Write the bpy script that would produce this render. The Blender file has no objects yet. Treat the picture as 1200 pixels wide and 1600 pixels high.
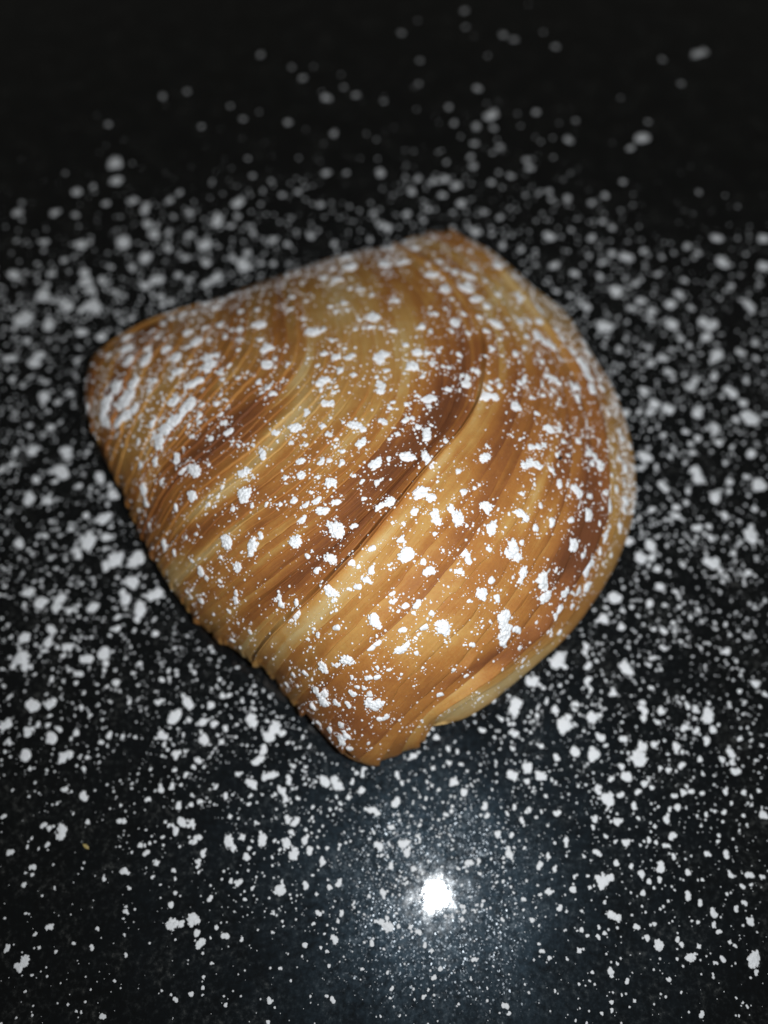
import bpy, bmesh, math, random
import numpy as np
from mathutils import Vector, Matrix, noise as mnoise
from mathutils.bvhtree import BVHTree

random.seed(11); rng = np.random.default_rng(11)
scene = bpy.context.scene
col = scene.collection

# ------------------------------------------------------------------ camera
H = 0.160                       # lens height above the countertop (m)
FPX = 1209.0                    # focal length in pixels of the 1200x1600 photograph
TILT = math.atan2(600.0, FPX)   # the lens looks 26 degrees away from straight down
cam_d = bpy.data.cameras.new("camera"); cam = bpy.data.objects.new("camera", cam_d); col.objects.link(cam)
cam.location = (0, 0, H); cam.rotation_euler = (TILT, 0, 0)
cam_d.sensor_fit = 'VERTICAL'; cam_d.sensor_height = 32.0; cam_d.lens = 32.0*FPX/1600.0
cam_d.clip_start = 0.002; cam_d.clip_end = 50
cam_d.dof.use_dof = True; cam_d.dof.focus_distance = 0.1315; cam_d.dof.aperture_fstop = 6.2
scene.camera = cam

# ------------------------------------------------------------------ light: the phone's own flash, dim dark room
w = bpy.data.worlds.new("World"); scene.world = w; w.use_nodes = True
bg = w.node_tree.nodes["Background"]; bg.inputs[0].default_value = (1.0, 0.97, 0.86, 1); bg.inputs[1].default_value = 0.045
fl = bpy.data.lights.new("phone_flash", 'SPOT'); flo = bpy.data.objects.new("phone_flash", fl); col.objects.link(flo)
flo.location = (0.019, 0.0, H); flo.rotation_euler = (TILT+math.radians(9), 0, 0)
fl.energy = 1.01; fl.shadow_soft_size = 0.0017; fl.spot_size = math.radians(150); fl.spot_blend = 1.0
fl.color = (0.91, 0.96, 1.0)
scene.view_settings.view_transform = 'Standard'; scene.view_settings.look = 'None'
scene.view_settings.exposure = 0.0; scene.view_settings.gamma = 1.0
scene.view_settings.use_curve_mapping = False

# ------------------------------------------------------------------ helpers
CA, SA = math.cos(TILT), math.sin(TILT)
def ray(px, py):
    px = np.asarray(px, float); py = np.asarray(py, float)
    x = (px-600)/FPX; y = -(py-800)/FPX
    return x, y*CA+SA, y*SA-CA
def at(px, py, z=0.0):
    """the point at height z seen at a given place of the photograph"""
    x, y, d = ray(px, py); k = (z-H)/d
    return np.stack([x*k, y*k, np.broadcast_to(np.asarray(z, float), np.shape(k))], -1)
def px_per_m(px, py, z=0.0):
    x, y, d = ray(px, py); return FPX/((z-H)/d)
def mesh_obj(name, verts, faces, mat, parent=None, smooth=True):
    me = bpy.data.meshes.new(name); me.from_pydata([tuple(v) for v in verts], [], [tuple(f) for f in faces]); me.update()
    if smooth: me.polygons.foreach_set("use_smooth", [True]*len(me.polygons))
    if mat: me.materials.append(mat)
    o = bpy.data.objects.new(name, me); col.objects.link(o)
    if parent: o.parent = parent
    return o
def tag(o, label=None, cat=None, group=None, kind=None):
    for k, v in (("label", label), ("category", cat), ("group", group), ("kind", kind)):
        if v: o[k] = v
    return o
class NT:
    def __init__(s, name):
        s.m = bpy.data.materials.new(name); s.m.use_nodes = True; s.t = s.m.node_tree
        s.b = s.t.nodes["Principled BSDF"]; s.out = s.t.nodes["Material Output"]
    def n(s, kind, **kw):
        nd = s.t.nodes.new(kind)
        for k, v in kw.items():
            if k.startswith('i_'):
                key = k[2:]; key = int(key) if key.isdigit() else key.replace('_', ' ')
                nd.inputs[key].default_value = v
            else: setattr(nd, k, v)
        return nd
    def l(s, a, b): s.t.links.new(a, b)
    def math(s, op, a, b=None, clamp=False):
        nd = s.n('ShaderNodeMath', operation=op, use_clamp=clamp)
        for i, v in enumerate((a, b)):
            if v is None: continue
            if isinstance(v, (int, float)): nd.inputs[i].default_value = v
            else: s.l(v, nd.inputs[i])
        return nd.outputs[0]
    def ramp(s, fac, stops):
        r = s.n('ShaderNodeValToRGB'); e = r.color_ramp.elements
        while len(e) < len(stops): e.new(0.5)
        for el, (p, c) in zip(e, stops): el.position = p; el.color = (*c, 1) if len(c) == 3 else c
        s.l(fac, r.inputs[0]); return r.outputs[0]

# ------------------------------------------------------------------ materials
def granite():
    g = NT("black_polished_granite"); tc = g.n('ShaderNodeTexCoord')
    n1 = g.n('ShaderNodeTexNoise', i_Scale=900.0, i_Detail=4.0, i_Roughness=0.7); g.l(tc.outputs['Object'], n1.inputs['Vector'])
    n2 = g.n('ShaderNodeTexNoise', i_Scale=120.0, i_Detail=3.0, i_Roughness=0.6); g.l(tc.outputs['Object'], n2.inputs['Vector'])
    v = g.n('ShaderNodeTexVoronoi', i_Scale=700.0); g.l(tc.outputs['Object'], v.inputs['Vector'])
    fleck = g.ramp(g.math('MULTIPLY', n1.outputs['Fac'], g.math('ADD', n2.outputs['Fac'], 0.5)),
                   [(0.50, (0.0035, 0.0038, 0.0040)), (0.62, (0.012, 0.0125, 0.012)), (0.74, (0.050, 0.049, 0.045))])
    g.l(fleck, g.b.inputs['Base Color'])
    n5 = g.n('ShaderNodeTexNoise', i_Scale=330.0, i_Detail=4.0, i_Roughness=0.65); g.l(tc.outputs['Object'], n5.inputs['Vector'])
    r = g.ramp(n5.outputs['Fac'], [(0.32, (0.012,)*3), (0.68, (0.085,)*3)])
    g.l(r, g.b.inputs['Roughness']); g.b.inputs['IOR'].default_value = 1.55
    bp = g.n('ShaderNodeBump', i_Strength=0.03, i_Distance=0.0001); g.l(n1.outputs['Fac'], bp.inputs['Height']); g.l(bp.outputs[0], g.b.inputs['Normal'])
    # crystal faces in the stone and a film of sugar dust glint round the mirror reflection
    geo = g.n('ShaderNodeNewGeometry'); vm = g.n('ShaderNodeVectorMath', operation='SUBTRACT'); g.l(v.outputs['Color'], vm.inputs[0]); vm.inputs[1].default_value = (0.5, 0.5, 0.5)
    vs = g.n('ShaderNodeVectorMath', operation='SCALE'); g.l(vm.outputs[0], vs.inputs[0]); vs.inputs['Scale'].default_value = 0.17
    va = g.n('ShaderNodeVectorMath', operation='ADD'); g.l(geo.outputs['Normal'], va.inputs[0]); g.l(vs.outputs[0], va.inputs[1])
    vn = g.n('ShaderNodeVectorMath', operation='NORMALIZE'); g.l(va.outputs[0], vn.inputs[0])
    g1 = g.n('ShaderNodeBsdfGlossy', i_Roughness=0.15); g1.inputs['Color'].default_value = (0.9, 0.95, 1.0, 1); g.l(vn.outputs[0], g1.inputs['Normal'])
    v.inputs['Scale'].default_value = 3600.0
    f1 = g.ramp(n2.outputs['Fac'], [(0.35, (0.001,)*3), (0.7, (0.006,)*3)])
    m1 = g.n('ShaderNodeMixShader'); g.l(f1, m1.inputs[0]); g.l(g.b.outputs[0], m1.inputs[1]); g.l(g1.outputs[0], m1.inputs[2])
    gl = g.n('ShaderNodeBsdfGlossy', i_Roughness=0.40); gl.inputs['Color'].default_value = (0.48, 0.76, 1.0, 1)  # broad dust gloss, tinted blue to imitate flare haze
    n3 = g.n('ShaderNodeTexNoise', i_Scale=55.0, i_Detail=6.0, i_Roughness=0.72); g.l(tc.outputs['Object'], n3.inputs['Vector'])
    f = g.ramp(g.math('MULTIPLY', n3.outputs['Fac'], n1.outputs['Fac']), [(0.14, (0.002,)*3), (0.40, (0.015,)*3)])
    mx = g.n('ShaderNodeMixShader'); g.l(f, mx.inputs[0]); g.l(m1.outputs[0], mx.inputs[1]); g.l(gl.outputs[0], mx.inputs[2])
    g.l(mx.outputs[0], g.out.inputs['Surface'])
    return g.m
def pastry():
    p = NT("baked_flaky_pastry")
    at_ = p.n('ShaderNodeAttribute', attribute_name="browning"); uv = p.n('ShaderNodeUVMap', uv_map="leaf")
    tc = p.n('ShaderNodeTexCoord')
    mp = p.n('ShaderNodeMapping'); mp.inputs['Scale'].default_value = (5.0, 60.0, 1); p.l(uv.outputs[0], mp.inputs[0])
    s1 = p.n('ShaderNodeTexNoise', i_Scale=1.0, i_Detail=5.0, i_Roughness=0.6); p.l(mp.outputs[0], s1.inputs['Vector'])
    mp2 = p.n('ShaderNodeMapping'); mp2.inputs['Scale'].default_value = (16.0, 260.0, 1); p.l(uv.outputs[0], mp2.inputs[0])
    s2 = p.n('ShaderNodeTexNoise', i_Scale=1.0, i_Detail=3.0, i_Roughness=0.6); p.l(mp2.outputs[0], s2.inputs['Vector'])
    n3 = p.n('ShaderNodeTexNoise', i_Scale=260.0, i_Detail=5.0, i_Roughness=0.65); p.l(tc.outputs['Object'], n3.inputs['Vector'])
    n4 = p.n('ShaderNodeTexNoise', i_Scale=2600.0, i_Detail=3.0, i_Roughness=0.7); p.l(tc.outputs['Object'], n4.inputs['Vector'])
    a = p.math('ADD', at_.outputs['Fac'], p.math('MULTIPLY', p.math('SUBTRACT', s1.outputs['Fac'], 0.5), 0.24))
    a = p.math('ADD', a, p.math('MULTIPLY', p.math('SUBTRACT', s2.outputs['Fac'], 0.5), 0.13))
    a = p.math('ADD', a, p.math('MULTIPLY', p.math('SUBTRACT', n3.outputs['Fac'], 0.5), 0.40))
    a = p.math('ADD', a, p.math('MULTIPLY', p.math('SUBTRACT', n4.outputs['Fac'], 0.5), 0.22), True)
    c = p.ramp(a, [(0.0, (0.60, 0.42, 0.185)), (0.25, (0.52, 0.285, 0.083)), (0.48, (0.41, 0.170, 0.042)),
                   (0.70, (0.290, 0.106, 0.031)), (0.86, (0.215, 0.075, 0.026)), (1.0, (0.155, 0.054, 0.021))])
    p.l(c, p.b.inputs['Base Color'])
    p.b.inputs['Roughness'].default_value = 0.58; p.b.inputs['Specular IOR Level'].default_value = 0.22; p.b.inputs['IOR'].default_value = 1.42
    p.b.inputs['Subsurface Weight'].default_value = 0.12; p.b.inputs['Subsurface Scale'].default_value = 0.0012
    p.b.inputs['Subsurface Radius'].default_value = (1.0, 0.45, 0.15)
    h = p.math('ADD', p.math('MULTIPLY', s2.outputs['Fac'], 0.6), p.math('ADD', p.math('MULTIPLY', n4.outputs['Fac'], 0.22), p.math('MULTIPLY', n3.outputs['Fac'], 0.5)))
    bp = p.n('ShaderNodeBump', i_Strength=0.6, i_Distance=0.0004); p.l(h, bp.inputs['Height']); p.l(bp.outputs[0], p.b.inputs['Normal'])
    return p.m
def sugar():
    s = NT("powdered_sugar"); tc = s.n('ShaderNodeTexCoord')
    s.b.inputs['Base Color'].default_value = (0.87, 0.87, 0.875, 1); s.b.inputs['Roughness'].default_value = 0.95
    s.b.inputs['Specular IOR Level'].default_value = 0.15
    g = s.n('ShaderNodeNewGeometry')
    n = s.n('ShaderNodeTexNoise', i_Scale=5200.0, i_Detail=3.0, i_Roughness=0.7); s.l(g.outputs['Position'], n.inputs['Vector'])
    bp = s.n('ShaderNodeBump', i_Strength=0.5, i_Distance=0.00018); s.l(n.outputs['Fac'], bp.inputs['Height']); s.l(bp.outputs[0], s.b.inputs['Normal'])
    return s.m
def plain(name, c, rough=0.5):
    s = NT(name); n = s.n('ShaderNodeTexNoise', i_Scale=900.0)
    r = s.ramp(n.outputs['Fac'], [(0.3, tuple(x*0.7 for x in c)), (0.7, c)])
    s.l(r, s.b.inputs['Base Color']); s.b.inputs['Roughness'].default_value = rough; return s.m
M_GRAN, M_PASTRY, M_SUGAR = granite(), pastry(), sugar()
M_CHAR = plain("burnt_crumb", (0.012, 0.009, 0.008), 0.6)
M_FLAKE = plain("golden_flake", (0.55, 0.42, 0.16), 0.25)
M_FIBRE = plain("clear_fibre", (0.45, 0.48, 0.52), 0.2)

# ------------------------------------------------------------------ countertop
bm = bmesh.new(); bmesh.ops.create_cube(bm, size=1.0)
for v in bm.verts: v.co = Vector((v.co.x*1.4, v.co.y*1.4+0.15, v.co.z*0.03-0.015))
bmesh.ops.bevel(bm, geom=bm.edges[:], offset=0.003, segments=2, affect='EDGES')
me = bpy.data.meshes.new("countertop"); bm.to_mesh(me); bm.free(); me.materials.append(M_GRAN)
ct = bpy.data.objects.new("countertop", me); col.objects.link(ct); ct["kind"] = "structure"
ct["label"] = "polished black granite countertop dusted with powdered sugar"

# ------------------------------------------------------------------ the pastry's form
OUT = np.array([(136,582),(143,560),(160,541),(205,512),(250,491),(300,476),(345,465),(400,449),(430,436),(460,422),(490,411),(520,401),(570,389),(600,385),(617,384),
 (632,374),(650,368),(690,364),(730,374),(758,388),(780,404),(805,428),(830,450),(857,470),(880,490),(902,520),(920,550),(940,580),(957,612),(970,645),(981,682),(988,712),
 (991,745),(991,775),(987,805),(978,838),(965,870),(950,900),(930,931),(912,960),(890,986),(866,1010),(840,1032),(815,1055),(790,1075),(765,1096),(740,1109),(715,1118),(690,1126),
 (674,1129),(668,1136),(664,1146),(655,1153),(640,1162),(620,1171),(600,1181),(582,1190),(566,1189),(550,1184),(538,1176),(522,1163),(508,1148),(490,1126),(470,1100),(456,1080),(440,1062),
 (420,1045),(400,1031),(375,1016),(350,1000),(330,983),(310,965),(290,944),(270,920),(254,896),(240,870),(228,842),(213,805),(195,770),(177,739),(160,710),(149,688),(140,662),(134,635),(133,608)], float)
KEYS = [
 [(142,664),(135,638),(133,610),(137,582),(155,546)],
 [(195,770),(226,700),(262,627),(303,562),(333,512),(345,466)],
 [(225,836),(264,757),(325,703),(392,642),(446,590),(467,545),(464,490),(455,425)],
 [(310,965),(420,880),(534,793),(620,706),(663,630),(666,550),(635,465),(565,391)],
 [(400,1030),(440,980),(547,877),(612,800),(675,723),(729,661),(754,606),(754,525),(708,448),(654,407),(616,386)],
 [(474,1105),(560,1022),(660,930),(745,832),(798,742),(832,660),(842,590),(822,510),(770,438),(715,388),(668,366)],
 [(569,1187),(622,1128),(705,1040),(790,940),(856,840),(888,750),(890,655),(862,555),(805,468),(742,398),(685,364)],
 [(653,1152),(661,1136),(690,1096),(746,1060),(817,1010),(875,935),(917,860),(938,780),(938,694),(920,622),(878,548),(820,474),(752,404),(700,366)],
 [(670,1131),(700,1123),(740,1108),(790,1074),(840,1031),(890,985),(930,930),(965,869),(987,804),(991,745),(980,682),(956,611),(920,550),(880,490),(830,450),(780,404),(725,372)]]
NS = 150
def resample(pts, n):
    p = np.array(pts, float)
    # smooth through the points, then walk it evenly
    q = [p[0]]
    for i in range(len(p)-1):
        p0, p1, p2, p3 = p[max(i-1, 0)], p[i], p[i+1], p[min(i+2, len(p)-1)]
        for t in np.linspace(0, 1, 13)[1:]:
            q.append(0.5*((2*p1)+(-p0+p2)*t+(2*p0-5*p1+4*p2-p3)*t*t+(-p0+3*p1-3*p2+p3)*t**3))
    q = np.array(q); d = np.r_[0, np.cumsum(np.linalg.norm(np.diff(q, axis=0), axis=1))]
    s = np.linspace(0, d[-1], n)
    return np.stack([np.interp(s, d, q[:, 0]), np.interp(s, d, q[:, 1])], -1)
KC = np.array([resample(k, NS) for k in KEYS])
def curve_at(k):
    """lay of the leaf edges between the traced ones; k may vary along the edge"""
    k = np.clip(np.broadcast_to(np.asarray(k, float), (NS,)), 0, 8)
    i = np.minimum(k.astype(int), 7); t = (k-i)[:, None]; j = np.arange(NS)
    p0, p1, p2, p3 = KC[np.maximum(i-1, 0), j], KC[i, j], KC[i+1, j], KC[np.minimum(i+2, 8), j]
    return 0.5*((2*p1)+(-p0+p2)*t+(2*p0-5*p1+4*p2-p3)*t*t+(-p0+3*p1-3*p2+p3)*t**3)
# a soft swelling over the outline
G = 5; gx = np.arange(90, 1040, G); gy = np.arange(330, 1230, G); XX, YY = np.meshgrid(gx, gy)
def inside(X, Y, poly):
    r = np.zeros(X.shape, bool); n = len(poly)
    for i in range(n):
        x1, y1 = poly[i]; x2, y2 = poly[(i+1) % n]
        if y1 == y2: continue
        c = ((y1 > Y) != (y2 > Y)) & (X < (x2-x1)*(Y-y1)/(y2-y1)+x1); r ^= c
    return r
mask = inside(XX, YY, OUT); U = np.zeros(XX.shape)
for _ in range(5000):
    U[1:-1, 1:-1] = 0.25*(U[:-2, 1:-1]+U[2:, 1:-1]+U[1:-1, :-2]+U[1:-1, 2:]+1.0); U[~mask] = 0
U /= U.max()
def bil(A, px, py):
    fx = np.clip((np.asarray(px)-gx[0])/G, 0, len(gx)-1.001); fy = np.clip((np.asarray(py)-gy[0])/G, 0, len(gy)-1.001)
    i, j = fx.astype(int), fy.astype(int); a, b = fx-i, fy-j
    return A[j, i]*(1-a)*(1-b)+A[j, i+1]*a*(1-b)+A[j+1, i]*(1-a)*b+A[j+1, i+1]*a*b
def rim_height(px, py):
    a = np.arctan2(np.asarray(py)-770, np.asarray(px)-580)       # 0 right, +90 deg towards the lens
    return 0.0085-0.0030*np.sin(a)
ZTOP = 0.0405
def height(px, py):
    u = np.maximum(bil(U, px, py), 0); zb = rim_height(px, py)
    return zb+(ZTOP-zb)*np.power(u, 0.60)
def surf(px, py): return at(px, py, height(px, py))
def surf_normal(px, py):
    e = 4.0
    a = surf(np.asarray(px)+e, py)-surf(np.asarray(px)-e, py); b = surf(px, np.asarray(py)-e)-surf(px, np.asarray(py)+e)
    n = np.cross(a, b); n /= np.linalg.norm(n, axis=-1, keepdims=True)+1e-12
    return n
CEN = at(575., 770., 0.0)
# ---- how the oven browned it: places in the crust, + darker, - paler  (x, y, half length, half width, angle, amount)
BROWN = [(560,480,120,80,20,-.12),(450,560,90,90,0,-.08),(330,960,90,60,-40,-.08),(885,830,120,40,75,.20),(922,740,16,110,0,.24),(905,850,70,18,65,.24),(760,900,120,60,50,.08),(640,700,90,50,48,.14),(820,720,60,60,0,.08),(520,1100,50,60,0,.12),(330,692,95,34,38,.62),(400,640,60,20,40,.30),(480,888,115,30,40,.58),(600,752,130,40,47,.58),(715,610,40,80,-8,.34),(722,545,26,70,5,.40),(690,650,70,30,55,.34),
 (795,665,85,24,66,.34),(775,745,95,34,60,.24),(880,700,85,20,82,.34),(915,780,110,30,82,.50),(875,890,70,30,60,.40),(705,850,100,22,45,.30),(640,930,70,22,42,.24),
 (815,995,70,16,38,.40),(745,1040,70,9,27,.42),(605,470,14,70,0,.22),(655,470,12,60,0,.18),(690,470,16,50,-10,.22),(440,505,22,60,0,.26),(430,570,50,16,50,.24),(300,830,80,18,35,.28),(330,905,70,22,35,.24),(255,805,60,20,40,.22),
 (430,790,110,20,40,.24),(525,1085,60,45,0,.26),(560,1135,60,30,0,.20),(600,1040,60,30,40,.12),(900,620,50,30,80,.20),(820,600,60,30,80,.22),(560,720,70,14,45,.12),(145,600,14,40,0,.25),(690,375,60,10,-10,.18),(500,410,70,14,-20,.14),
 (385,780,150,9,40,.20),(545,690,120,8,48,-.14),(440,850,120,8,40,-.2),
 (345,770,90,13,38,-.42),(440,672,70,16,44,-.36),(520,640,45,46,0,-.20),(470,600,20,55,-10,-.22),(640,540,34,60,0,-.26),(520,470,46,46,0,-.24),(575,560,40,50,0,-.14),
 (590,850,80,9,45,-.42),(690,720,70,10,50,-.50),(748,630,12,55,-15,-.40),(495,955,80,14,40,-.40),(400,1010,60,20,40,-.2),(330,860,100,12,36,-.34),(265,905,30,40,0,-.2),(820,485,60,36,-35,-.30),(770,470,14,60,-30,-.22),
 (700,985,75,34,32,-.22),(640,1000,50,30,30,-.12),(838,770,75,7,68,-.34),(868,690,60,7,74,-.22),(862,800,70,8,66,-.30),(700,790,60,9,48,-.2),(790,820,60,10,55,-.16),(950,750,12,90,0,-.28),(760,1085,110,11,29,-.30),(700,1105,50,10,25,-.2),(215,690,30,70,20,-.16),(260,600,70,60,30,-.10),(840,1020,60,9,40,-.2),(660,380,40,12,-20,-.16),(905,735,8,70,5,-.12)]
def browning(px, py):
    b = np.full(np.shape(px), 0.445)
    for x, y, a, c, ang, am in BROWN:
        r = math.radians(ang); dx, dy = px-x, py-y
        u = dx*math.cos(r)-dy*math.sin(r); v = dx*math.sin(r)+dy*math.cos(r)
        b = b+(am*0.74 if am > 0 else am*1.0)*np.exp(-((u/a)**2+(v/c)**2)*1.1)
    return b
def wave(seed, n=NS, scale=6.0):
    return np.array([mnoise.noise(Vector((i/(n-1)*scale, seed*7.31, 2.7))) for i in range(n)])

root = bpy.data.objects.new("shell_pastry", None); root.location = tuple(CEN); col.objects.link(root); root.empty_display_size = 0.02
tag(root, "golden brown shell-shaped flaky pastry with many thin ridged layers, dusted with powdered sugar", "pastry")
def pastry_part(name, verts, faces, brown, uvs):
    verts = np.asarray(verts)-CEN
    o = mesh_obj(name, verts, faces, M_PASTRY, root)
    a = o.data.attributes.new("browning", 'FLOAT', 'POINT'); a.data.foreach_set("value", np.asarray(brown, np.float32))
    ul = o.data.uv_layers.new(name="leaf")
    li = np.empty(len(o.data.loops), np.int32); o.data.loops.foreach_get("vertex_index", li)
    ul.data.foreach_set("uv", np.asarray(uvs, np.float32)[li].ravel())
    return o
def grid_faces(nr, nc, off=0):
    return [(off+r*nc+c, off+r*nc+c+1, off+(r+1)*nc+c+1, off+(r+1)*nc+c) for r in range(nr-1) for c in range(nc-1)]
def down_points(P, f):
    """points below an edge point, curling in under the pastry"""
    q = P.copy(); d = CEN[None, :]-P; d[:, 2] = 0; d /= np.linalg.norm(d, axis=1, keepdims=True)
    sh, zf = f; q = q+d*sh; q[:, 2] = P[:, 2]*zf; return q
SK = [(-0.0003, 0.80), (0.0003, 0.55), (0.0014, 0.30), (0.0034, 0.10), (0.0060, 0.012)]

# inner dough: carries the leaves and closes the underside
kk = np.linspace(0.02, 7.98, 60); top = []; tb = []; tu = []
for k in kk:
    c = curve_at(k); P = surf(c[:, 0], c[:, 1])-surf_normal(c[:, 0], c[:, 1])*0.0009
    top += list(P); tb += list(browning(c[:, 0], c[:, 1])); tu += [(s, k/8) for s in np.linspace(0, 1, NS)]
faces = grid_faces(60, NS)
o2 = resample(np.vstack([OUT, OUT[:1]]), 301)[:-1]; cxy = np.array([575., 770.])
o2 = cxy+(o2-cxy)*0.997; RP = surf(o2[:, 0], o2[:, 1]); rows = [RP]+[down_points(RP, f) for f in SK]
base = len(top); nb = 300
for r, R in enumerate(rows):
    top += list(R); tb += list(browning(o2[:, 0], o2[:, 1])-0.04); tu += [(j/60, 0.3+r*0.02) for j in range(nb)]
for r in range(len(rows)-1):
    for j in range(nb): faces.append((base+r*nb+j, base+r*nb+(j+1) % nb, base+(r+1)*nb+(j+1) % nb, base+(r+1)*nb+j))
faces.append(tuple(base+(len(rows)-1)*nb+j for j in range(nb)))
pastry_part("dough_body", top, faces, tb, tu)

# the leaves: (key interval, how many, lip height in m)
PLAN = [(0, 6, .00032), (1, 9, .00028), (2, 16, .00025), (3, 10, .00025), (4, 6, .00034), (5, 3, .00040), (6, 3, .00040), (7, 3, .0005)]
edges = []
for k0, n, e in PLAN:
    cuts = np.cumsum(rng.uniform(0.7, 1.35, n)); cuts = cuts/cuts[-1]
    for c in cuts: edges.append((k0+c, e*rng.uniform(0.65, 1.45)))
edges = [(k, (0.0013 if abs(k-4) < 1e-6 else 0.0016 if abs(k-7) < 1e-6 else 0.0007 if abs(k-2) < 1e-6 else 0.0008 if abs(k-5) < 1e-6 else e)) for k, e in edges]
bounds = [0.0]+[k for k, _ in edges]; lips = [e for _, e in edges]
bw = [np.zeros(NS)]
for i in range(1, len(bounds)):
    gap = min(bounds[i]-bounds[i-1], (bounds[i+1]-bounds[i]) if i+1 < len(bounds) else 1)
    bw.append(wave(i, scale=5.0)*gap*0.42+wave(i+90, scale=17.0)*gap*0.14+wave(i+120, scale=48.0)*gap*0.09)
bw[-1] = np.zeros(NS); S = np.linspace(0, 1, NS)
LV, LF = [], []
PROF = [(-0.22, None), (0.0, 0.02), (0.16, 0.12), (0.36, 0.34), (0.58, 0.62), (0.78, 0.86), (0.91, 1.0), (0.975, 0.94), (1.0, 0.60), (1.012, None)]
for i in range(len(bounds)-1):
    k0 = bounds[i]+bw[i]; k1 = bounds[i+1]+bw[i+1]; wd = k1-k0; e = lips[i]
    major = e > 0.00068
    along = 1+0.7*wave(i+200, scale=7.0)+0.35*wave(i+230, scale=25.0)+2.2*np.maximum(0, wave(i+260, scale=10.0)-0.28)
    tone = 0.075*rng.normal()+0.14*wave(i+300, scale=4.0)+0.07*wave(i+330, scale=11.0)
    ov = rng.uniform(-0.0004, 0.0005, 2); taper = np.linspace(1, 0, 7)[:, None]     # leaves end unevenly along the sides
    V, B, UVs = [], [], []
    for f, h in PROF:
        kq = k0+wd*f; c = curve_at(kq)
        px, py = c[:, 0], c[:, 1]
        off = -0.0006 if h is None else h*e*along
        P = surf(px, py); N = surf_normal(px, py); Q = P+N*np.broadcast_to(off, (NS,))[:, None]
        d0 = Q[:1]-CEN; d0[:, 2] = 0; d0 /= np.linalg.norm(d0); d1 = Q[-1:]-CEN; d1[:, 2] = 0; d1 /= np.linalg.norm(d1)
        Q[:7] += d0*ov[0]*taper; Q[-7:] += d1*ov[1]*0.4*taper[::-1]
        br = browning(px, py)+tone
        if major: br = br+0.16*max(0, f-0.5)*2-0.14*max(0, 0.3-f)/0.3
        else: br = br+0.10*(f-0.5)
        if f >= 0.97: br = br-0.07  # paler lip: light caught on thin edges, painted into the browning value
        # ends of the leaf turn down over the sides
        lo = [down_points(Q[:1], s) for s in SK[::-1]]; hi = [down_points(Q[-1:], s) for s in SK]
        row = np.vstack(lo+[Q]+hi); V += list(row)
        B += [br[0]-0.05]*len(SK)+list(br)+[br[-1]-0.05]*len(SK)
        ss = np.r_[np.linspace(-0.06, -0.01, len(SK)), S, np.linspace(1.01, 1.06, len(SK))]
        UVs += [(s+i*0.37, kv/8+i*0.013) for s, kv in zip(ss, np.r_[[kq[0]]*len(SK), kq, [kq[-1]]*len(SK)])]
    nc = NS+2*len(SK)
    LF += [tuple(q+len(LV) for q in f) for f in grid_faces(len(PROF), nc)]; LV += [tuple(v) for v in V]
    pastry_part("pastry_layer", V, grid_faces(len(PROF), nc), B, UVs)

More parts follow.
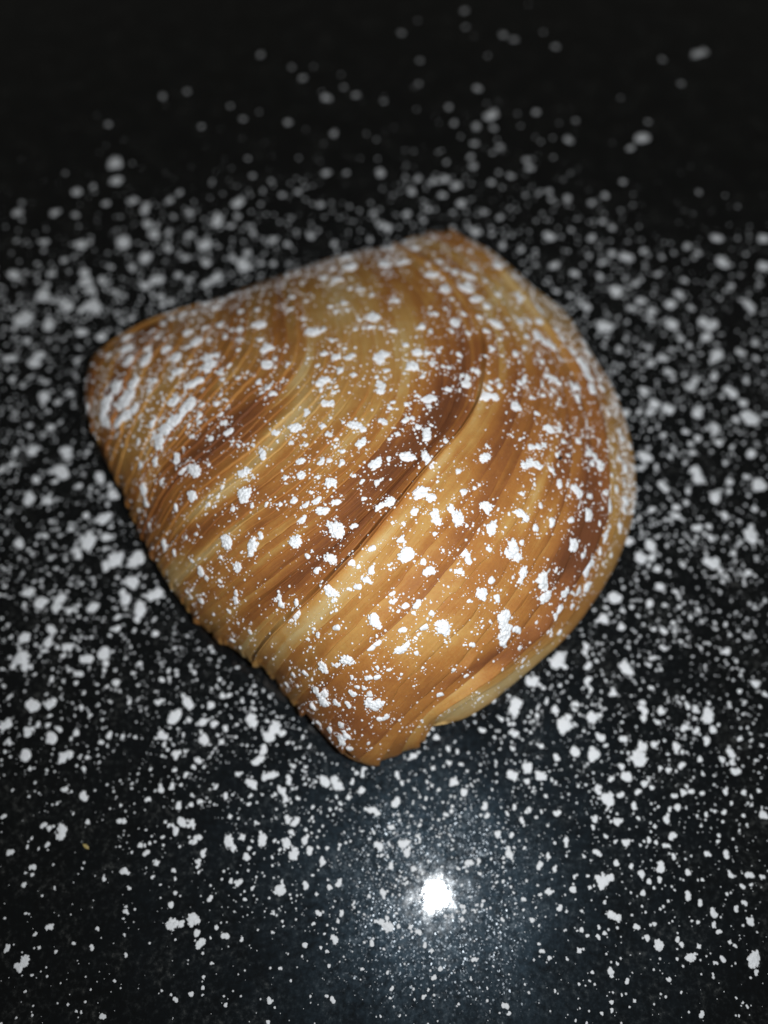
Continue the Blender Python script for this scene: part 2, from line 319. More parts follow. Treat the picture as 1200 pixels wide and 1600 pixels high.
# ------------------------------------------------------------------ powdered sugar
def ico(sub):
    b = bmesh.new(); bmesh.ops.create_icosphere(b, subdivisions=sub, radius=1.0)
    v = np.array([x.co[:] for x in b.verts]); f = np.array([[q.index for q in p.verts] for p in b.faces]); b.free(); return v, f
ICO0, ICO1, ICO2 = ico(1), ico(2), ico(3)
def joined(blobs, base):
    """blobs: list of (centre, radii) -> one set of lumps"""
    bv, bf = base; V, F = [], []
    for i, (c, r, sd) in enumerate(blobs):
        n = np.array([1+0.45*mnoise.noise(Vector(tuple(p*1.6+sd))) for p in bv])
        V.append(bv*n[:, None]*np.asarray(r)+np.asarray(c)); F.append(bf+i*len(bv))
    return np.vstack(V), np.vstack(F)
def clump_mesh(seed, crumbly, voxel):
    r = np.random.default_rng(seed); blobs = []; n = r.integers(2, 7); ang = r.uniform(0, 6.28); st = r.uniform(1.0, 1.7)
    for i in range(n):
        a = r.uniform(0, 6.28); d = r.uniform(0, 0.55) if i else 0
        x, y = d*math.cos(a)*st, d*math.sin(a)/st; s = r.uniform(0.26, 0.56)
        blobs.append(((x*math.cos(ang)-y*math.sin(ang), x*math.sin(ang)+y*math.cos(ang), s*0.10), (s, s, s*r.uniform(0.55, 0.8)), r.uniform(0, 50)))
    cores = list(blobs)
    for _ in range(int(crumbly)):
        (cx, cy, cz), rad, _s = cores[r.integers(len(cores))]; a = r.uniform(0, 6.28); el = r.uniform(-0.15, 1.0); s = r.uniform(0.07, 0.20)
        k = rad[0]*r.uniform(0.88, 1.30)
        blobs.append(((cx+k*math.cos(a)*math.cos(el), cy+k*math.sin(a)*math.cos(el), max(0.02, cz+rad[2]*math.sin(el))), (s, s, s*0.85), r.uniform(0, 50)))
    v, f = joined(blobs, ICO1); v[:, 2] = np.maximum(v[:, 2], -0.12)
    tmp = mesh_obj("tmp_clump", v, f, None)
    md = tmp.modifiers.new("r", 'REMESH'); md.mode = 'VOXEL'; md.voxel_size = voxel
    bpy.context.view_layer.update()
    me = bpy.data.meshes.new_from_object(tmp.evaluated_get(bpy.context.evaluated_depsgraph_get())); old = tmp.data
    bpy.data.objects.remove(tmp); bpy.data.meshes.remove(old)
    # keep the main lump only and roughen it
    b = bmesh.new(); b.from_mesh(me); seen = set(); best = []
    b.verts.ensure_lookup_table()
    for s in b.verts:
        if s.index in seen: continue
        st_, comp = [s], []; seen.add(s.index)
        while st_:
            q = st_.pop(); comp.append(q)
            for ed in q.link_edges:
                o = ed.other_vert(q)
                if o.index not in seen: seen.add(o.index); st_.append(o)
        if len(comp) > len(best): best = comp
    keep = set(x.index for x in best); bmesh.ops.delete(b, geom=[x for x in b.verts if x.index not in keep], context='VERTS')
    for x in b.verts:
        q = x.co*5.5+Vector((seed, 0, 0)); x.co += Vector((mnoise.noise(q), mnoise.noise(q+Vector((9, 0, 0))), mnoise.noise(q+Vector((0, 9, 0)))))*0.085
    b.to_mesh(me); b.free(); me.name = "sugar_clump"; me.materials.clear(); me.materials.append(M_SUGAR)
    me.polygons.foreach_set("use_smooth", [True]*len(me.polygons)); me.update()
    return me
FINE = [clump_mesh(s, 80, 0.05) for s in range(20)]      # for the largest lumps
ROUGH = []
for s in range(12):                                        # for the small ones that stay together
    me = clump_mesh(100+s, 16, 0.15); me.calc_loop_triangles()
    v = np.array([x.co[:] for x in me.vertices]); f = np.array([t.vertices[:] for t in me.loop_triangles]); ROUGH.append((v, f)); bpy.data.meshes.remove(me)
def frame(n):
    n = np.asarray(n, float); a = random.uniform(0, 6.283)
    t = np.cross(n, (math.cos(a), math.sin(a), 0.3)); t /= np.linalg.norm(t); return np.stack([t, np.cross(n, t), n], 1)

CRUST = BVHTree.FromPolygons(LV, LF)
def settle(P, N):
    """drop a grain onto the leaves"""
    n = Vector(tuple(N)); h = CRUST.ray_cast(Vector(tuple(P))+n*0.006, -n, 0.012)
    return np.array(h[0]) if h[0] is not None else np.asarray(P)
# lumps on the pastry: x, y, radius as they lie (photograph pixels)
PS = """201,530,10 198,548,11 172,555,7 201,569,14 230,565,13 230,546,9 248,527,8 266,527,6 262,546,10 278,557,11 262,563,7 293,544,6 292,522,10 311,535,11 328,532,6 321,515,7 345,509,9 353,527,9 362,517,7 299,503,7 324,561,14 339,556,9 324,577,14 295,568,7 305,601,14 345,584,7 349,594,6 357,573,6 276,584,11 268,592,8 243,596,9 235,611,6 187,605,14 212,600,15 199,621,15 170,634,14 189,632,14 207,617,11 201,648,13 210,640,11 162,650,12 139,636,7 168,659,11 191,659,12 270,630,12 300,632,13 287,644,12 272,657,13 262,671,13 249,684,10 318,634,6 312,650,8 314,661,6 241,663,9 295,665,6 337,631,8 345,648,6 351,662,8 360,675,9 330,686,8 302,683,5 345,619,6 355,628,5
255,507,9 270,500,9 287,492,9 303,490,9 320,477,9 339,484,9 349,471,9 362,463,8 385,457,7 400,452,6
410,509,11 404,486,8 407,532,7 417,548,10 418,570,11 430,563,6 404,598,7 420,609,8 428,616,8 411,616,5 441,597,4 450,571,5 445,550,5 457,470,9 445,478,5 457,488,8 447,490,5 478,472,6 476,501,6 491,523,12 506,517,9 519,533,8 505,437,9 528,438,10 520,445,6 545,420,14 545,405,12 519,422,7 537,475,9 544,485,6 516,482,7 526,488,5 564,454,7 578,462,9 547,453,6 599,414,12 607,400,7 600,429,6 617,470,8 582,496,12 562,502,7 554,516,7 568,513,6 579,515,7 595,515,7 613,517,8 507,556,8 526,561,10 547,559,9 539,547,6 482,561,5 497,572,5 532,582,8 555,587,9 505,597,12 502,611,6 520,615,8 524,605,5 589,563,12 599,555,10 603,580,7 589,590,6 596,605,11 376,490,7 376,516,9 375,532,6 373,548,6 375,592,7 386,583,4
627,412,12 607,400,6 604,413,8 674,432,12 669,419,9 686,410,9 650,390,11 667,381,9 635,380,8 695,454,12 698,421,8 711,427,9 690,437,6 706,469,6 725,450,12 733,446,8 731,433,10 741,421,8 732,396,8 744,469,12 759,480,9 773,425,11 757,440,7 772,460,7 789,461,7 783,475,8 808,467,10 808,475,7 840,487,10 748,496,9 772,505,11 792,500,7 758,518,9 812,506,9 825,504,8 842,506,10 762,412,7 798,430,8 808,437,8 700,392,7 619,470,7 681,492,8 671,491,6 696,483,5 658,512,9 673,518,8 612,518,7 723,492,8 708,506,10 703,517,7 730,521,7 636,541,9 654,552,10 666,555,7 685,550,6 716,555,8 644,576,12 675,569,7 692,574,6 703,576,7 660,590,6 670,585,5 743,580,8 727,590,9 781,531,6 791,522,6 767,546,8 755,567,5 784,557,5 805,555,9 810,565,6 821,529,9 819,545,7 838,553,7 844,533,12 846,569,6 817,596,8 794,573,4
851,538,13 861,545,9 872,561,7 846,568,6 864,518,10 877,534,9 892,551,12 905,567,12 916,589,12 894,531,8 930,584,8 915,552,9 908,536,8 916,613,10 938,609,9 862,593,11 844,600,9 872,600,9 890,602,13 899,608,9 848,619,7 863,610,6 899,622,9 874,624,6 871,633,6 829,624,6 812,600,9 808,609,7 804,637,12 835,651,6 851,672,10 857,656,4 891,668,5 930,642,11 938,661,12 941,674,12 945,688,9 949,648,8 960,622,9 966,674,9 969,686,9 879,690,8 901,692,9 873,672,6 960,634,8 980,698,6
511,632,10 480,645,8 459,672,11 432,679,9 477,681,6 456,692,6 478,696,5 507,667,9 550,667,10 567,672,9 563,693,10 513,680,7 524,687,9 524,699,5 535,706,6 534,724,7 503,723,7 514,720,7 468,723,10 470,742,11 497,747,5 447,748,5 517,756,11 487,771,5 496,783,8 510,798,12 526,785,8 460,784,8 479,790,6 439,788,6 473,812,8 513,821,9 532,831,13 524,826,10 552,823,7 466,844,10 566,753,7 590,755,7 585,725,12 554,744,5 568,779,6 603,787,10 590,796,6 635,713,11 607,719,5 608,687,5 623,680,8 597,659,9 666,680,12 652,668,7 673,665,5 635,657,8 645,654,6 636,631,8 609,638,6 615,630,6 654,620,5 670,625,12 672,637,8 668,719,13 656,772,16 647,799,9 676,779,10 678,805,9 613,816,5 631,819,5 626,845,7
730,603,12 701,611,8 727,588,8 760,620,12 763,607,9 766,598,6 781,604,8 805,638,9 838,700,9 828,699,9 848,700,9 824,727,10 836,730,11 754,716,10 812,687,6 797,679,4 760,698,4 697,691,6 715,737,8 684,753,4 748,759,5 740,765,5 723,770,9 709,778,3 753,790,12 759,803,6 682,807,10 710,803,13 717,811,8 728,822,5 767,823,13 746,827,7 810,804,10 821,811,5 814,774,6 834,756,5 843,792,7 860,818,9 836,826,9 889,813,9 872,754,10 859,734,7 869,712,6 885,712,7 895,763,8 792,805,4
918,709,8 927,715,9 931,730,11 923,724,8 897,766,10 905,775,6 888,775,5 921,777,8 903,788,6 934,772,8 947,788,12 952,744,6 961,765,9 965,717,9 974,733,10 973,751,8 978,784,11 974,797,9 974,779,8 967,823,9 951,822,6 944,837,11 915,806,12 925,819,6 930,797,5 891,856,12 903,867,9 919,869,13 916,883,13 912,896,9 934,861,7 953,868,7 941,881,6 914,916,10 901,920,8 875,924,9 800,858,13 807,871,10 813,847,6 813,900,10 842,905,14 848,916,10 855,891,7 866,891,4 846,930,12 884,836,4
254,690,13 218,692,8 279,713,11 287,734,10 310,736,11 298,730,8 365,690,5 373,699,5 397,698,6 408,707,7 412,715,9 327,726,5 254,751,9 225,763,12 232,786,8 217,797,7 302,777,11 277,795,7 348,761,6 340,776,6 326,787,7 382,740,10 397,747,5 384,776,12 364,796,7 395,790,5 417,788,6 356,849,12 396,853,13 392,865,8 408,835,7 370,886,10 258,847,11 273,863,8 235,820,8 244,722,8 307,834,6 292,840,5 315,888,10 323,901,8 302,876,6 344,907,6 346,871,5 369,927,7 446,747,6 221,727,8 295,924,6
370,936,8 358,956,7 315,938,8 373,973,5 392,986,6 364,1000,7 463,852,11 482,870,7 496,890,7 520,874,11 438,932,7 441,943,8 465,940,9 462,961,11 454,969,7 515,922,10 521,938,6 527,952,5 528,980,9 504,909,4 492,982,5 498,992,6 481,998,5 486,1009,4 507,1042,11 481,1048,8 548,1027,10 529,1038,7 460,1052,7 450,1066,6 504,1080,12 466,1070,5
583,857,9 625,846,6 632,869,13 661,879,8 669,892,10 551,879,8 561,885,6 580,890,8 610,890,4 561,917,9 573,907,8 545,920,5 614,927,6 615,940,6 652,942,9 634,947,8 622,955,5 646,958,5 672,956,7 587,967,12 592,981,7 661,977,10 688,975,13 692,983,10 629,983,7 650,997,5 696,1003,5 624,1015,13 636,1006,8 580,1012,9 591,1004,8 650,1019,6 735,1004,8 725,865,11 731,875,9 716,892,7 721,896,5 761,860,7 732,939,5 753,927,12 767,906,9 776,933,9 679,834,5 692,860,4 706,1044,5 590,1042,6 607,1046,6 752,970,4
785,968,15 789,983,15 803,981,10 783,1004,9 864,948,9 856,956,7 893,945,6 891,924,6 902,925,8 833,970,5 806,1008,6 812,1015,5 870,987,7 853,987,6 845,1014,6 816,1031,5 815,1041,6 728,1054,6 747,1091,6 776,1037,4
500,1077,9 507,1094,11 490,1102,9 500,1127,8 527,1098,7 552,1083,9 544,1098,7 560,1072,6 577,1083,7 586,1100,13 569,1073,5 594,1123,9 604,1119,8 575,1057,7 588,1058,8 550,1058,6 627,1052,4 536,1150,11 544,1146,9 534,1131,9 516,1138,9 545,1170,9 623,1123,4 576,1160,5 686,1080,7 687,1108,6 647,1136,4 646,1071,3 660,1043,4"""
# lumps on the countertop
CS = """255,150,7 292,144,7 169,194,7 450,190,9 511,153,9 472,122,7 522,209,7 182,254,15 185,283,11 120,300,11 146,291,7 118,335,8 125,383,10 69,378,9 27,332,9 407,85,6 360,166,5 380,186,5 315,198,5 537,136,5 555,149,6
1092,84,12 1065,131,6 1035,93,5 1000,215,12 985,232,9 1012,190,6 745,138,9 786,56,9 802,62,6 727,17,7 727,42,5 628,52,7 656,95,6 654,132,6 702,167,7 710,192,8 770,180,11 744,197,8 771,201,7 740,224,9 780,230,8 838,175,8 888,219,8 900,189,5 822,250,8 827,262,9 739,260,9 767,285,8 797,275,8 975,284,8 945,305,8 925,316,6 957,356,8 941,346,8 1092,301,6 1190,373,11 1190,416,12 1075,385,9 1117,372,10 1090,395,8 1127,412,12 975,402,11 925,372,8 862,372,9 870,455,8
31,501,16 75,511,12 67,461,13 135,442,12 140,456,12 102,475,13 22,432,12 147,480,15 129,520,11 156,526,10 17,560,11 54,570,11 62,557,11 120,564,8 111,615,9 70,619,10 19,592,8 99,742,17 157,750,12 107,705,10 52,702,11 47,665,8 176,775,10 45,781,11 72,782,10 15,727,9 57,750,10
137,842,14 212,877,18 185,872,14 170,840,11 165,810,14 30,851,11 71,837,9 112,827,9 122,866,10 205,910,12 195,931,12 245,927,13 222,950,13 215,967,9 66,939,13 42,927,12 97,935,11 89,950,9 109,955,8 142,951,10 182,965,9 182,982,9 165,885,10 242,990,9 81,984,12 39,997,14 75,1004,11 105,1011,9 164,1017,14 132,1030,11 165,1036,9 35,1035,14 20,1042,9 182,1067,10 49,1100,13 77,1101,11 271,1120,13 254,1150,10 170,1150,9 42,1140,11 119,1146,9 80,1155,11 39,1182,11 100,1182,11 12,1130,11 296,1102,11 275,1180,9 127,1107,8
330,1103,9 348,1088,9 315,1130,11 335,1130,9 317,1155,11 348,1160,9 392,1123,13 353,1137,8 430,1137,12 417,1152,12 440,1145,9 403,1188,11 422,1212,11 392,1223,11 452,1217,9 447,1247,9 463,1283,10 450,1281,10 352,1243,8 510,1223,14 526,1227,11 543,1247,8 273,1178,8 310,1187,9 290,1210,7 252,1233,8 278,1260,9 298,1257,7 313,1252,6 282,1283,12 275,1297,10 310,1308,10 300,1287,7 358,1277,7 360,1320,11 380,1310,10 385,1340,9 410,1317,12 447,1317,12 458,1337,11 485,1328,10 477,1313,9 503,1345,8 243,1350,9 272,1360,5 310,1352,6 438,1390,14 372,1380,8 360,1377,6 328,1405,8 382,1405,5 478,1383,7 267,1413,8 275,1445,12 303,1435,13 308,1457,9 310,1478,11 353,1462,10 378,1468,4 497,1427,8 533,1428,8 523,1467,8 515,1387,7 530,1380,7 477,1477,7 578,1265,8 590,1270,7 567,1212,6
77,1158,9 100,1233,9 98,1298,11 75,1319,7 67,1290,7 6,1275,7 15,1331,9 137,1285,7 187,1283,7 194,1362,9 162,1373,5 50,1367,5 10,1483,10 28,1510,10 38,1502,11 54,1460,6 77,1448,7 144,1481,7 197,1492,4 275,1562,7 298,1554,6 317,1544,5 160,1587,8 127,1581,4 40,1549,4 142,1546,3 179,1532,4 421,1565,8 50,1524,3
796,1333,10 842,1354,8 867,1358,6 856,1337,6 896,1390,9 856,1394,7 944,1379,13 935,1372,9 953,1372,9 923,1387,6 929,1281,9 875,1419,6 602,1444,11 640,1450,7 654,1456,6 725,1425,6 610,1354,8 610,1292,9 631,1319,10 592,1321,9 598,1396,8 621,1250,11 585,1267,7 519,1562,8 662,1558,5 613,1544,5 606,1519,5 771,1510,3 904,1487,8 917,1462,5 935,1465,7 944,1458,6 925,1519,5 940,1583,5 710,1221,10 725,1237,10 777,1304,10 800,1304,7 758,1260,7 760,1275,8 804,1262,7 871,1271,7 885,1312,8 800,1212,11 823,1198,11 846,1214,11 681,1152,9 700,1169,7 715,1175,6 721,1194,6 675,1200,7 752,1140,9 802,1108,12 804,1146,9
808,1102,13 833,1066,11 871,1037,14 883,1135,16 927,1120,12 900,1100,9 937,1152,10 900,1177,13 929,1181,13 869,1185,9 979,1043,14 1002,1177,17 975,1212,11 933,1235,10 951,1253,12 958,931,14 1015,943,10 1002,877,10 944,964,11 971,981,9 971,1197,9 1029,918,11 917,1010,9 917,1064,9 958,1081,8
947,511,13 967,547,10 1064,529,9 1050,510,11 1100,529,12 1110,512,9 1036,560,9 1017,567,9 1122,555,12 1157,551,9 1182,560,8 1180,537,8 1005,611,10 1045,582,9 1080,605,10 1087,592,8 1114,589,10 1165,596,8 1145,615,13 1160,630,10 1177,655,15 1090,646,12 1022,632,13 1016,645,9 1047,640,11 1149,655,9 1116,674,8 1122,692,9 1035,681,7 1070,674,9 1091,686,9 1080,707,10 1047,715,8 1085,735,11 1092,747,12 1010,717,13 999,731,9 1032,757,11 1040,766,9 1170,710,11 1140,754,9 1187,760,15 1165,745,9 1115,779,11 1177,796,10 1072,785,8 1017,797,8 1057,792,9 1055,806,9 1090,825,9 1107,822,9 1132,807,10 1172,834,15 1110,842,9 1000,875,13 982,845,11 1015,855,11 1115,880,12 1067,882,7 1145,865,8 1170,895,10 1027,890,9
1106,1112,16 1087,1109,9 1114,1141,10 1089,1141,8 1069,1137,8 1022,1162,8 1006,1109,9 1005,1123,10 975,1156,10 1056,1167,10 1128,1186,9 1144,1181,8 1094,1186,8 1150,1206,9 1006,1225,9 1019,1231,7 991,1258,10 966,1283,9 1053,1244,8 1058,1262,9 1042,1280,9 1022,1292,6 1050,1306,8 1044,1322,7 978,1317,10 1025,1317,6 931,1331,8 962,1348,7 1033,1355,10 1014,1378,7 1005,1395,8 1075,1364,8 1075,1398,9 1134,1334,10 1106,1334,7 1142,1367,7 1169,1367,9 1161,1386,7 1194,1273,10 1134,1237,7 1098,1240,6 1162,1237,7 1186,1236,6 1123,1305,5 1103,1272,6 1114,1426,9 1116,1444,8 1122,1456,6 1150,1422,7 1172,1439,9 958,1431,11 994,1447,8 1023,1444,6 1028,1480,11 1012,1466,7 1058,1469,7 1081,1495,12 1091,1480,7 1058,1498,4 1139,1472,6 1130,1500,8 1181,1500,13 953,1517,8 980,1534,7 956,1566,6 1097,1584,7 1047,1530,4 1155,1587,3 1095,1522,3 1114,1523,4
265,313,8 280,302,8 203,315,9 227,327,11 167,318,9 230,350,10 243,367,11 263,363,9 193,377,14 295,332,8 370,317,12 370,338,7 340,345,12 360,353,9 317,385,12 295,367,9 262,387,10 227,403,14 205,418,9 290,403,9 322,410,10 363,403,10 383,417,14 387,395,10 243,437,11 280,430,9 295,437,9 340,433,11 323,443,9 227,450,11 133,430,12 160,440,10 183,460,9 267,472,9 250,463,9 173,417,8 77,428,7
510,270,8 542,270,6 440,305,6 465,300,6 395,275,6 500,320,9 485,370,9 450,382,7 522,380,7 425,375,10 595,352,9 595,270,9 642,300,10 652,280,9 675,285,9 695,280,9 712,290,9 690,305,9 720,317,10 670,327,8 755,332,8 635,335,8 780,340,9 707,332,6 742,362,9 605,355,9 662,345,7 707,355,6 785,385,8 815,390,7 837,392,5 862,312,7 887,311,8 892,360,6
963,457,12 993,443,9 987,482,10 1060,460,10 1047,477,11 1017,487,9 1048,508,11 1102,503,11 1117,507,10 1170,478,12 1143,447,8 1000,470,9 907,472,8 898,427,8 867,415,9 938,432,7 957,397,9"""
def parse(s): return [tuple(float(q) for q in t.split(',')) for t in s.split()]
PSL, CSL = parse(PS), parse(CS)
OUTXY = RP[:, :2]
PX, PY = np.meshgrid(np.arange(-0.09, 0.09, 0.0005), np.arange(-0.02, 0.17, 0.0005))
FOOT = inside(PX, PY, CEN[:2]+(OUTXY-CEN[:2])*0.98)|inside(PX, PY, CEN[:2]+np.array([-0.0026, -0.0018])+(OUTXY-CEN[:2])*0.98)   # the overhang kept a strip bare
def under(P, grow=1.0):
    """does a spot on the countertop lie beneath the pastry"""
    i = int((P[0]+0.09)/0.0005); j = int((P[1]+0.02)/0.0005)
    return 0 <= i < FOOT.shape[1] and 0 <= j < FOOT.shape[0] and bool(FOOT[j, i])

def zone(x, y):
    if y > 1190: return ("below the pastry, left of the bright reflection" if x < 560 else "beside the bright flash reflection" if x < 800 else "below the pastry, right of the bright reflection")
    if x < 600 and y < 560 and y < 470+(250-x)*0.3: return "above and left of the pastry"
    if y < 420: return "above the pastry"
    if x > 600: return "to the right of the pastry's round edge" if y < 930 else "off the pastry's lower right edge"
    return "to the left of the pastry's corner" if y < 800 else "along the pastry's straight lower left edge"
def pzone(x, y):
    if x < 330 and y < 760: return "the pastry's pointed left corner"
    if x+0.7*y > 1340 and y < 880: return "the pastry's rounded right rim"
    if y < 560: return "the pastry's far upper slope"
    if y > 1030 and x < 720: return "the pastry's lower tip"
    if y > 880: return "the pastry's lower right slope" if x > 600 else "the pastry's lower left slope"
    return "the pastry's left middle ridges" if x < 440 else "the pastry's brown central ridges"
SPECIAL = {(656,772): "roundest and brightest white sugar lump near the middle of the pastry",
 (842,905): "thick upper half of the tallest sugar heap on the pastry's lower right",
 (785,968): "large branching sugar lump near the pastry's lower right edge",
 (1092,84): "lone round sugar lump at the bare upper right of the countertop",
 (1000,215): "crescent shaped sugar lump alone above and right of the pastry",
 (182,254): "large lone sugar lump at the upper left, above a smaller round one",
 (1181,1500): "wide sugar lump by the lower right edge of the countertop in view",
 (38,1502): "oval sugar lump at the lower left corner of the countertop in view",
 (212,877): "largest sugar lump just left of the pastry's lower left edge"}
def clump_object(P, N, r, label, group, flat):
    o = bpy.data.objects.new("sugar_clump", random.choice(FINE)); col.objects.link(o)
    R = Matrix(frame(N).tolist()).to_4x4(); st = random.uniform(0.85, 1.2)
    o.matrix_world = Matrix.Translation(Vector(tuple(P)))@R@Matrix.Diagonal((r*st, r/st, r*flat, 1))
    tag(o, label, "sugar lump", group); return o
LUMPS = {}                                                  # where -> [(x, y, r, object)]
rest = []                                                   # (point, normal, radius, flatness)
PSL.sort(key=lambda q: -q[2]); CSL.sort(key=lambda q: -q[2])
NBIG = 150
for i, (x, y, r) in enumerate(PSL):
    z = float(height(x, y)); N = surf_normal(x, y); P = settle(at(x, y, z), N)
    rr = r*1.16/float(px_per_m(x, y, z))
    if i < NBIG or (int(x), int(y)) in SPECIAL:
        o = clump_object(P, N, rr, SPECIAL.get((int(x), int(y))), "sugar lumps on "+pzone(x, y), 0.80)
        if "label" not in o: LUMPS.setdefault("on "+pzone(x, y), []).append((x, y, r, o))
    else: rest.append((P, N, rr, 0.85, 0))
UP = np.array([0, 0, 1.0])
for i, (x, y, r) in enumerate(CSL):
    P = at(x, y, 0.0); rr = r*0.98/float(px_per_m(x, y))
    if under(P, 0.97): continue
    if i < NBIG or (int(x), int(y)) in SPECIAL:
        o = clump_object(P, UP, rr, SPECIAL.get((int(x), int(y))), "sugar lumps on the countertop "+zone(x, y), 0.60)
        if "label" not in o: LUMPS.setdefault(zone(x, y), []).append((x, y, r, o))
    else: rest.append((P, UP, rr, 0.60, 1))

for where, ls in LUMPS.items():                             # the outermost ones can be told apart, the ones between cannot
    left = list(ls)
    if len(left) == 1: left[0][3]["label"] = "the one large white sugar lump "+where; continue
    for word, key in (("leftmost", lambda q: q[0]), ("rightmost", lambda q: -q[0]), ("topmost", lambda q: q[1]), ("lowest", lambda q: -q[1])):
        if not left: break
        q = min(ls, key=key)
        if q in left: q[3]["label"] = word+" of the large white sugar lumps "+where; left.remove(q)
    for q in left: q[3]["label"] = "white sugar lump amid several others "+where

# how thickly the sugar fell, by 100-pixel squares of the photograph
DENS = np.array([[0,0,0,0,0,0,.1,.12,.1,0,0,0],[0,0,.05,.08,.1,.12,.15,.3,.15,.05,0,0],[.1,.2,.1,.2,.2,.25,.6,.8,.5,.15,.05,.05],[.6,.9,2.2,3.4,2.2,1.5,3.2,2.6,1.8,1.6,.8,.7],
 [3.6,4.4,4.6,4.4,3.6,2.2,2.6,2.6,3.2,3.2,3.6,2.6],[4.4,4.0,3,2,2,2,2,2,3,4.4,4.0,3.6],[4.4,3.6,3,2,2,2,2,2,2,3.6,3.6,3.6],[4.2,4.4,3,2,2,2,2,2,2,2.4,3.6,3.6],
 [4.4,5.2,3.6,2,2,2,2,2,2,3.4,4.0,4.0],[4.0,4.4,4.4,3,2,2,2,2,3,4.2,4.4,3.8],[3.6,3.4,3.4,3.4,3,2,2,3,4.2,4.8,4.6,3.4],[2.4,2.2,3.2,4.2,4.4,3.4,3,3.4,4.2,4.6,4.0,2.4],
 [1.4,.9,2.2,2.6,4.2,3.8,2.6,2.4,3.0,3.2,2.6,2.0],[.7,.6,1.3,2.0,2.8,2.8,3.4,2.6,1.7,2.0,1.6,1.6],[.6,.5,.9,1.4,1.2,1.6,2.4,1.7,1.3,1.5,1.3,1.2],[.7,.35,.4,.4,.45,.5,.8,.7,.6,.7,.6,.6]])
def density(x, y):
    fx = np.clip(x/100-0.5, 0, 10.999); fy = np.clip(y/100-0.5, 0, 14.999); i, j = int(fx), int(fy); a, b = fx-i, fy-j
    return DENS[j,i]*(1-a)*(1-b)+DENS[j,i+1]*a*(1-b)+DENS[j+1,i]*(1-a)*b+DENS[j+1,i+1]*a*b
def patchy(x, y):
    return 0.25+1.6*max(0.0, 0.5+0.9*mnoise.noise(Vector((x/45, y/45, 3.1)))+0.5*mnoise.noise(Vector((x/17, y/17, 8.1))))
dust = []
for _ in range(30000):                                      # small dots on the countertop (and a little past the frame)
    x, y = random.uniform(-120, 1320), random.uniform(-20, 1680)
    if random.random() > density(x, y)*patchy(x, y)/9.5: continue
    P = at(x, y, 0.0)
    if under(P, 0.985): continue
    r = min(9.0, math.exp(random.gauss(math.log(2.5), 0.52)))
    rr = r/float(px_per_m(x, y))
    (rest if r > 2.8 else dust).append((P, UP, rr, 0.65, 1))
for _ in range(60000):                                      # the finest dust, plus extra grains imitating sparkle round the flash reflection
    x, y = random.uniform(-60, 1260), random.uniform(150, 1660)
    if random.random() > (density(x, y)+1.1*math.exp(-((x-680)/170)**2-((y-1400)/170)**2)+(0.15 if y > 1150 else 0))*patchy(x*1.7, y*1.7)/20.0: continue
    P = at(x, y, 0.0)
    if under(P, 0.985): continue
    r = math.exp(random.gauss(math.log(0.85), 0.35)); dust.append((P, UP, r/float(px_per_m(x, y)), 0.8, 1))
# crumbs on the pastry: round the lumps, and everywhere between
pcr = []
for (x, y, r) in PSL:
    for _ in range(int(3+r*1.1)):
        a = random.uniform(0, 6.283); d = r*random.uniform(0.85, 1.35)+abs(random.gauss(0, 4.5))
        pcr.append((x+d*math.cos(a), y+d*math.sin(a), math.exp(random.gauss(math.log(1.05), 0.5))))
for _ in range(17000):
    x, y = random.uniform(130, 995), random.uniform(360, 1195)
    edge = max(0.0, 1-float(bil(U, x, y))*2.2)
    corner = math.exp(-((x-215)/85)**2-((y-620)/85)**2); right = math.exp(-((x-930)/55)**2-((y-640)/130)**2)
    p = (0.22+0.22*edge+1.0*corner+0.9*right)*patchy(x*0.9, y*0.9)*0.8
    if y > 1000: p *= 0.75
    if random.random() < p: pcr.append((x, y, min(4.2, math.exp(random.gauss(math.log(0.92+0.7*corner+0.6*right), 0.55)))))
for _ in range(900):                                        # thick along the far rim, where it slopes away
    i = random.randrange(4, 34); f = random.random(); q = OUT[i]*(1-f)+OUT[i+1]*f
    q = q+(cxy-q)*abs(random.gauss(0, 0.035)); pcr.append((q[0], q[1], random.uniform(1.2, 3.4)))
pd_small = []
pcr = np.array(pcr); pcr = pcr[bil(U, pcr[:, 0], pcr[:, 1]) > 0.004]
pz = height(pcr[:, 0], pcr[:, 1]); pn = surf_normal(pcr[:, 0], pcr[:, 1]); pp = at(pcr[:, 0], pcr[:, 1], pz); pp = np.array([settle(a, b) for a, b in zip(pp, pn)])
pr = pcr[:, 2]/px_per_m(pcr[:, 0], pcr[:, 1], pz)
for i in range(len(pcr)): (rest if pcr[i, 2] > 2.9 else pd_small).append((pp[i], pn[i], pr[i], 0.9, 0))
def stuff(name, items, shapes, label, group=None):
    V, F, n = [], [], 0
    for P, N, r, fl_, _c in items:
        v, f = random.choice(shapes); R = frame(N)
        V.append((v*np.array([r, r, r*fl_]))@R.T+P); F.append(f+n); n += len(v)
    V = np.vstack(V); F = np.vstack(F)
    me = bpy.data.meshes.new(name); me.vertices.add(len(V)); me.vertices.foreach_set("co", V.astype(np.float32).ravel())
    me.loops.add(F.size); me.loops.foreach_set("vertex_index", F.astype(np.int32).ravel())
    me.polygons.add(len(F)); me.polygons.foreach_set("loop_start", np.arange(0, F.size, 3, dtype=np.int32)); me.polygons.foreach_set("loop_total", np.full(len(F), 3, np.int32))
    me.polygons.foreach_set("use_smooth", [True]*len(F)); me.update(calc_edges=True); me.validate(); me.materials.append(M_SUGAR)
    o = bpy.data.objects.new(name, me); col.objects.link(o); tag(o, label, "sugar", None, "stuff"); return o
jit = []
for s in range(8):
    v, f = ICO0; n = np.array([1+0.5*mnoise.noise(Vector(tuple(p*1.3+s*3.7))) for p in v]); jit.append((v*n[:, None], f))
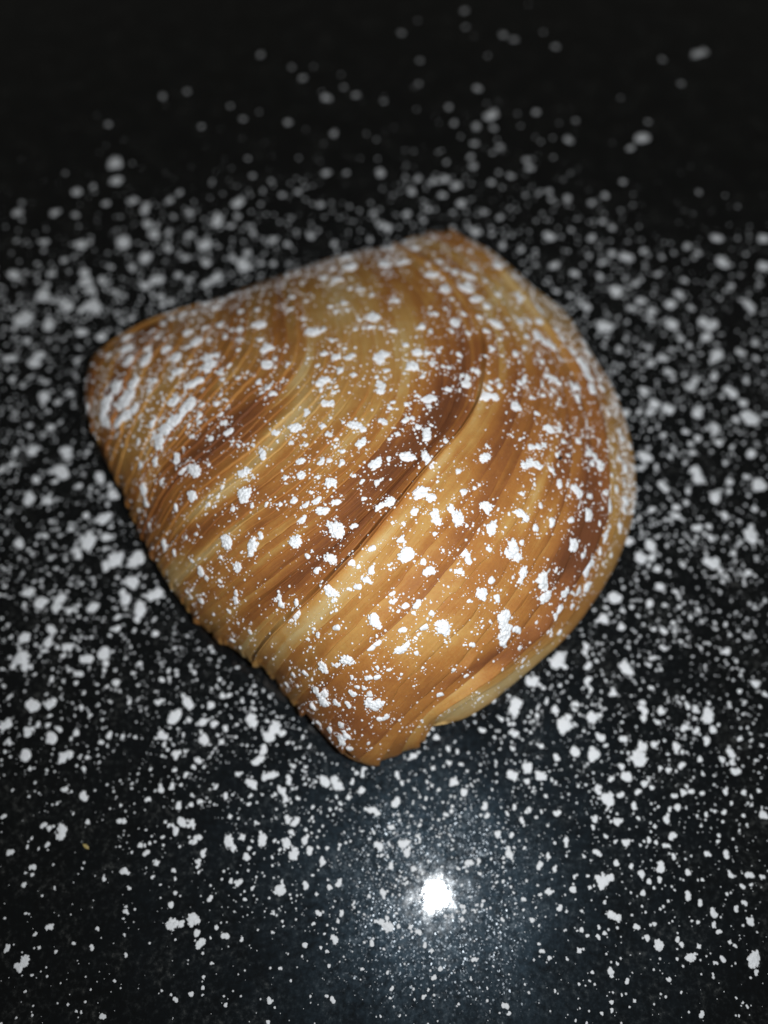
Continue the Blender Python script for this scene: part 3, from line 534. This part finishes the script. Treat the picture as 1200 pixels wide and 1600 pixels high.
stuff("sugar_crumbs", [q for q in rest if q[4] == 0], ROUGH, "small crumbs of white powdered sugar strewn over the pastry")
stuff("sugar_powder", pd_small, jit, "finest white sugar powder speckling the pastry layers")
stuff("scattered_sugar", [q for q in rest if q[4] == 1], ROUGH, "small dots of powdered sugar scattered thickly round the pastry on black stone")
stuff("sugar_dust", dust, jit, "finest white sugar dust filming the black countertop")
print("TRIS rest", len(rest), "dust", len(dust), "pd", len(pd_small), "layers", len(bounds)-1)

# ------------------------------------------------------------------ tiny odds and ends
def chip(name, x, y, z, r, mat, label, cat, N=UP, stretch=(1, 1, 0.5)):
    v, f = ICO1; n = np.array([1+0.7*mnoise.noise(Vector(tuple(p*1.5+x))) for p in v])
    o = mesh_obj(name, v*n[:, None]*np.array(stretch)*r, f, mat, smooth=False)
    P = at(x, y, z); o.matrix_world = Matrix.Translation(Vector(tuple(P)))@Matrix(frame(N).tolist()).to_4x4(); tag(o, label, cat); return o
z = float(height(875, 716)); N_ = surf_normal(875., 716.); z = float(settle(at(875, 716, z), N_)[2])-0.0005
chip("burnt_crumb", 875, 716, z+0.0007, 0.00045, M_CHAR, "tiny black burnt crumb on the pastry's right side", "crumb", N_, (1.3, 0.8, 0.7))
chip("pastry_flake", 135, 1323, 0.0003, 0.00042, M_FLAKE, "tiny yellow pastry flake on bare black stone at lower left", "flake", UP, (1.6, 0.6, 0.4))
pts = [(603,1338),(600,1326),(606,1315),(618,1308),(632,1302),(641,1300)]
bmf = bmesh.new(); prev = None
for i, (x, y) in enumerate(resample(pts, 24)):
    c = Vector(tuple(at(x, y, 0.0004+0.0003*math.sin(i*0.4)))); ring = []
    for a in range(6): ring.append(bmf.verts.new(c+Vector((0.00009*math.cos(a*1.047), 0.00009*math.sin(a*1.047)*0.6, 0.00009*math.sin(a*1.047)))))
    if prev:
        for a in range(6): bmf.faces.new((prev[a], prev[(a+1) % 6], ring[(a+1) % 6], ring[a]))
    prev = ring
me = bpy.data.meshes.new("fibre"); bmf.to_mesh(me); bmf.free(); me.materials.append(M_FIBRE)
fo = bpy.data.objects.new("fibre", me); col.objects.link(fo); tag(fo, "thin pale curved fibre on the countertop just above the bright reflection", "fibre")
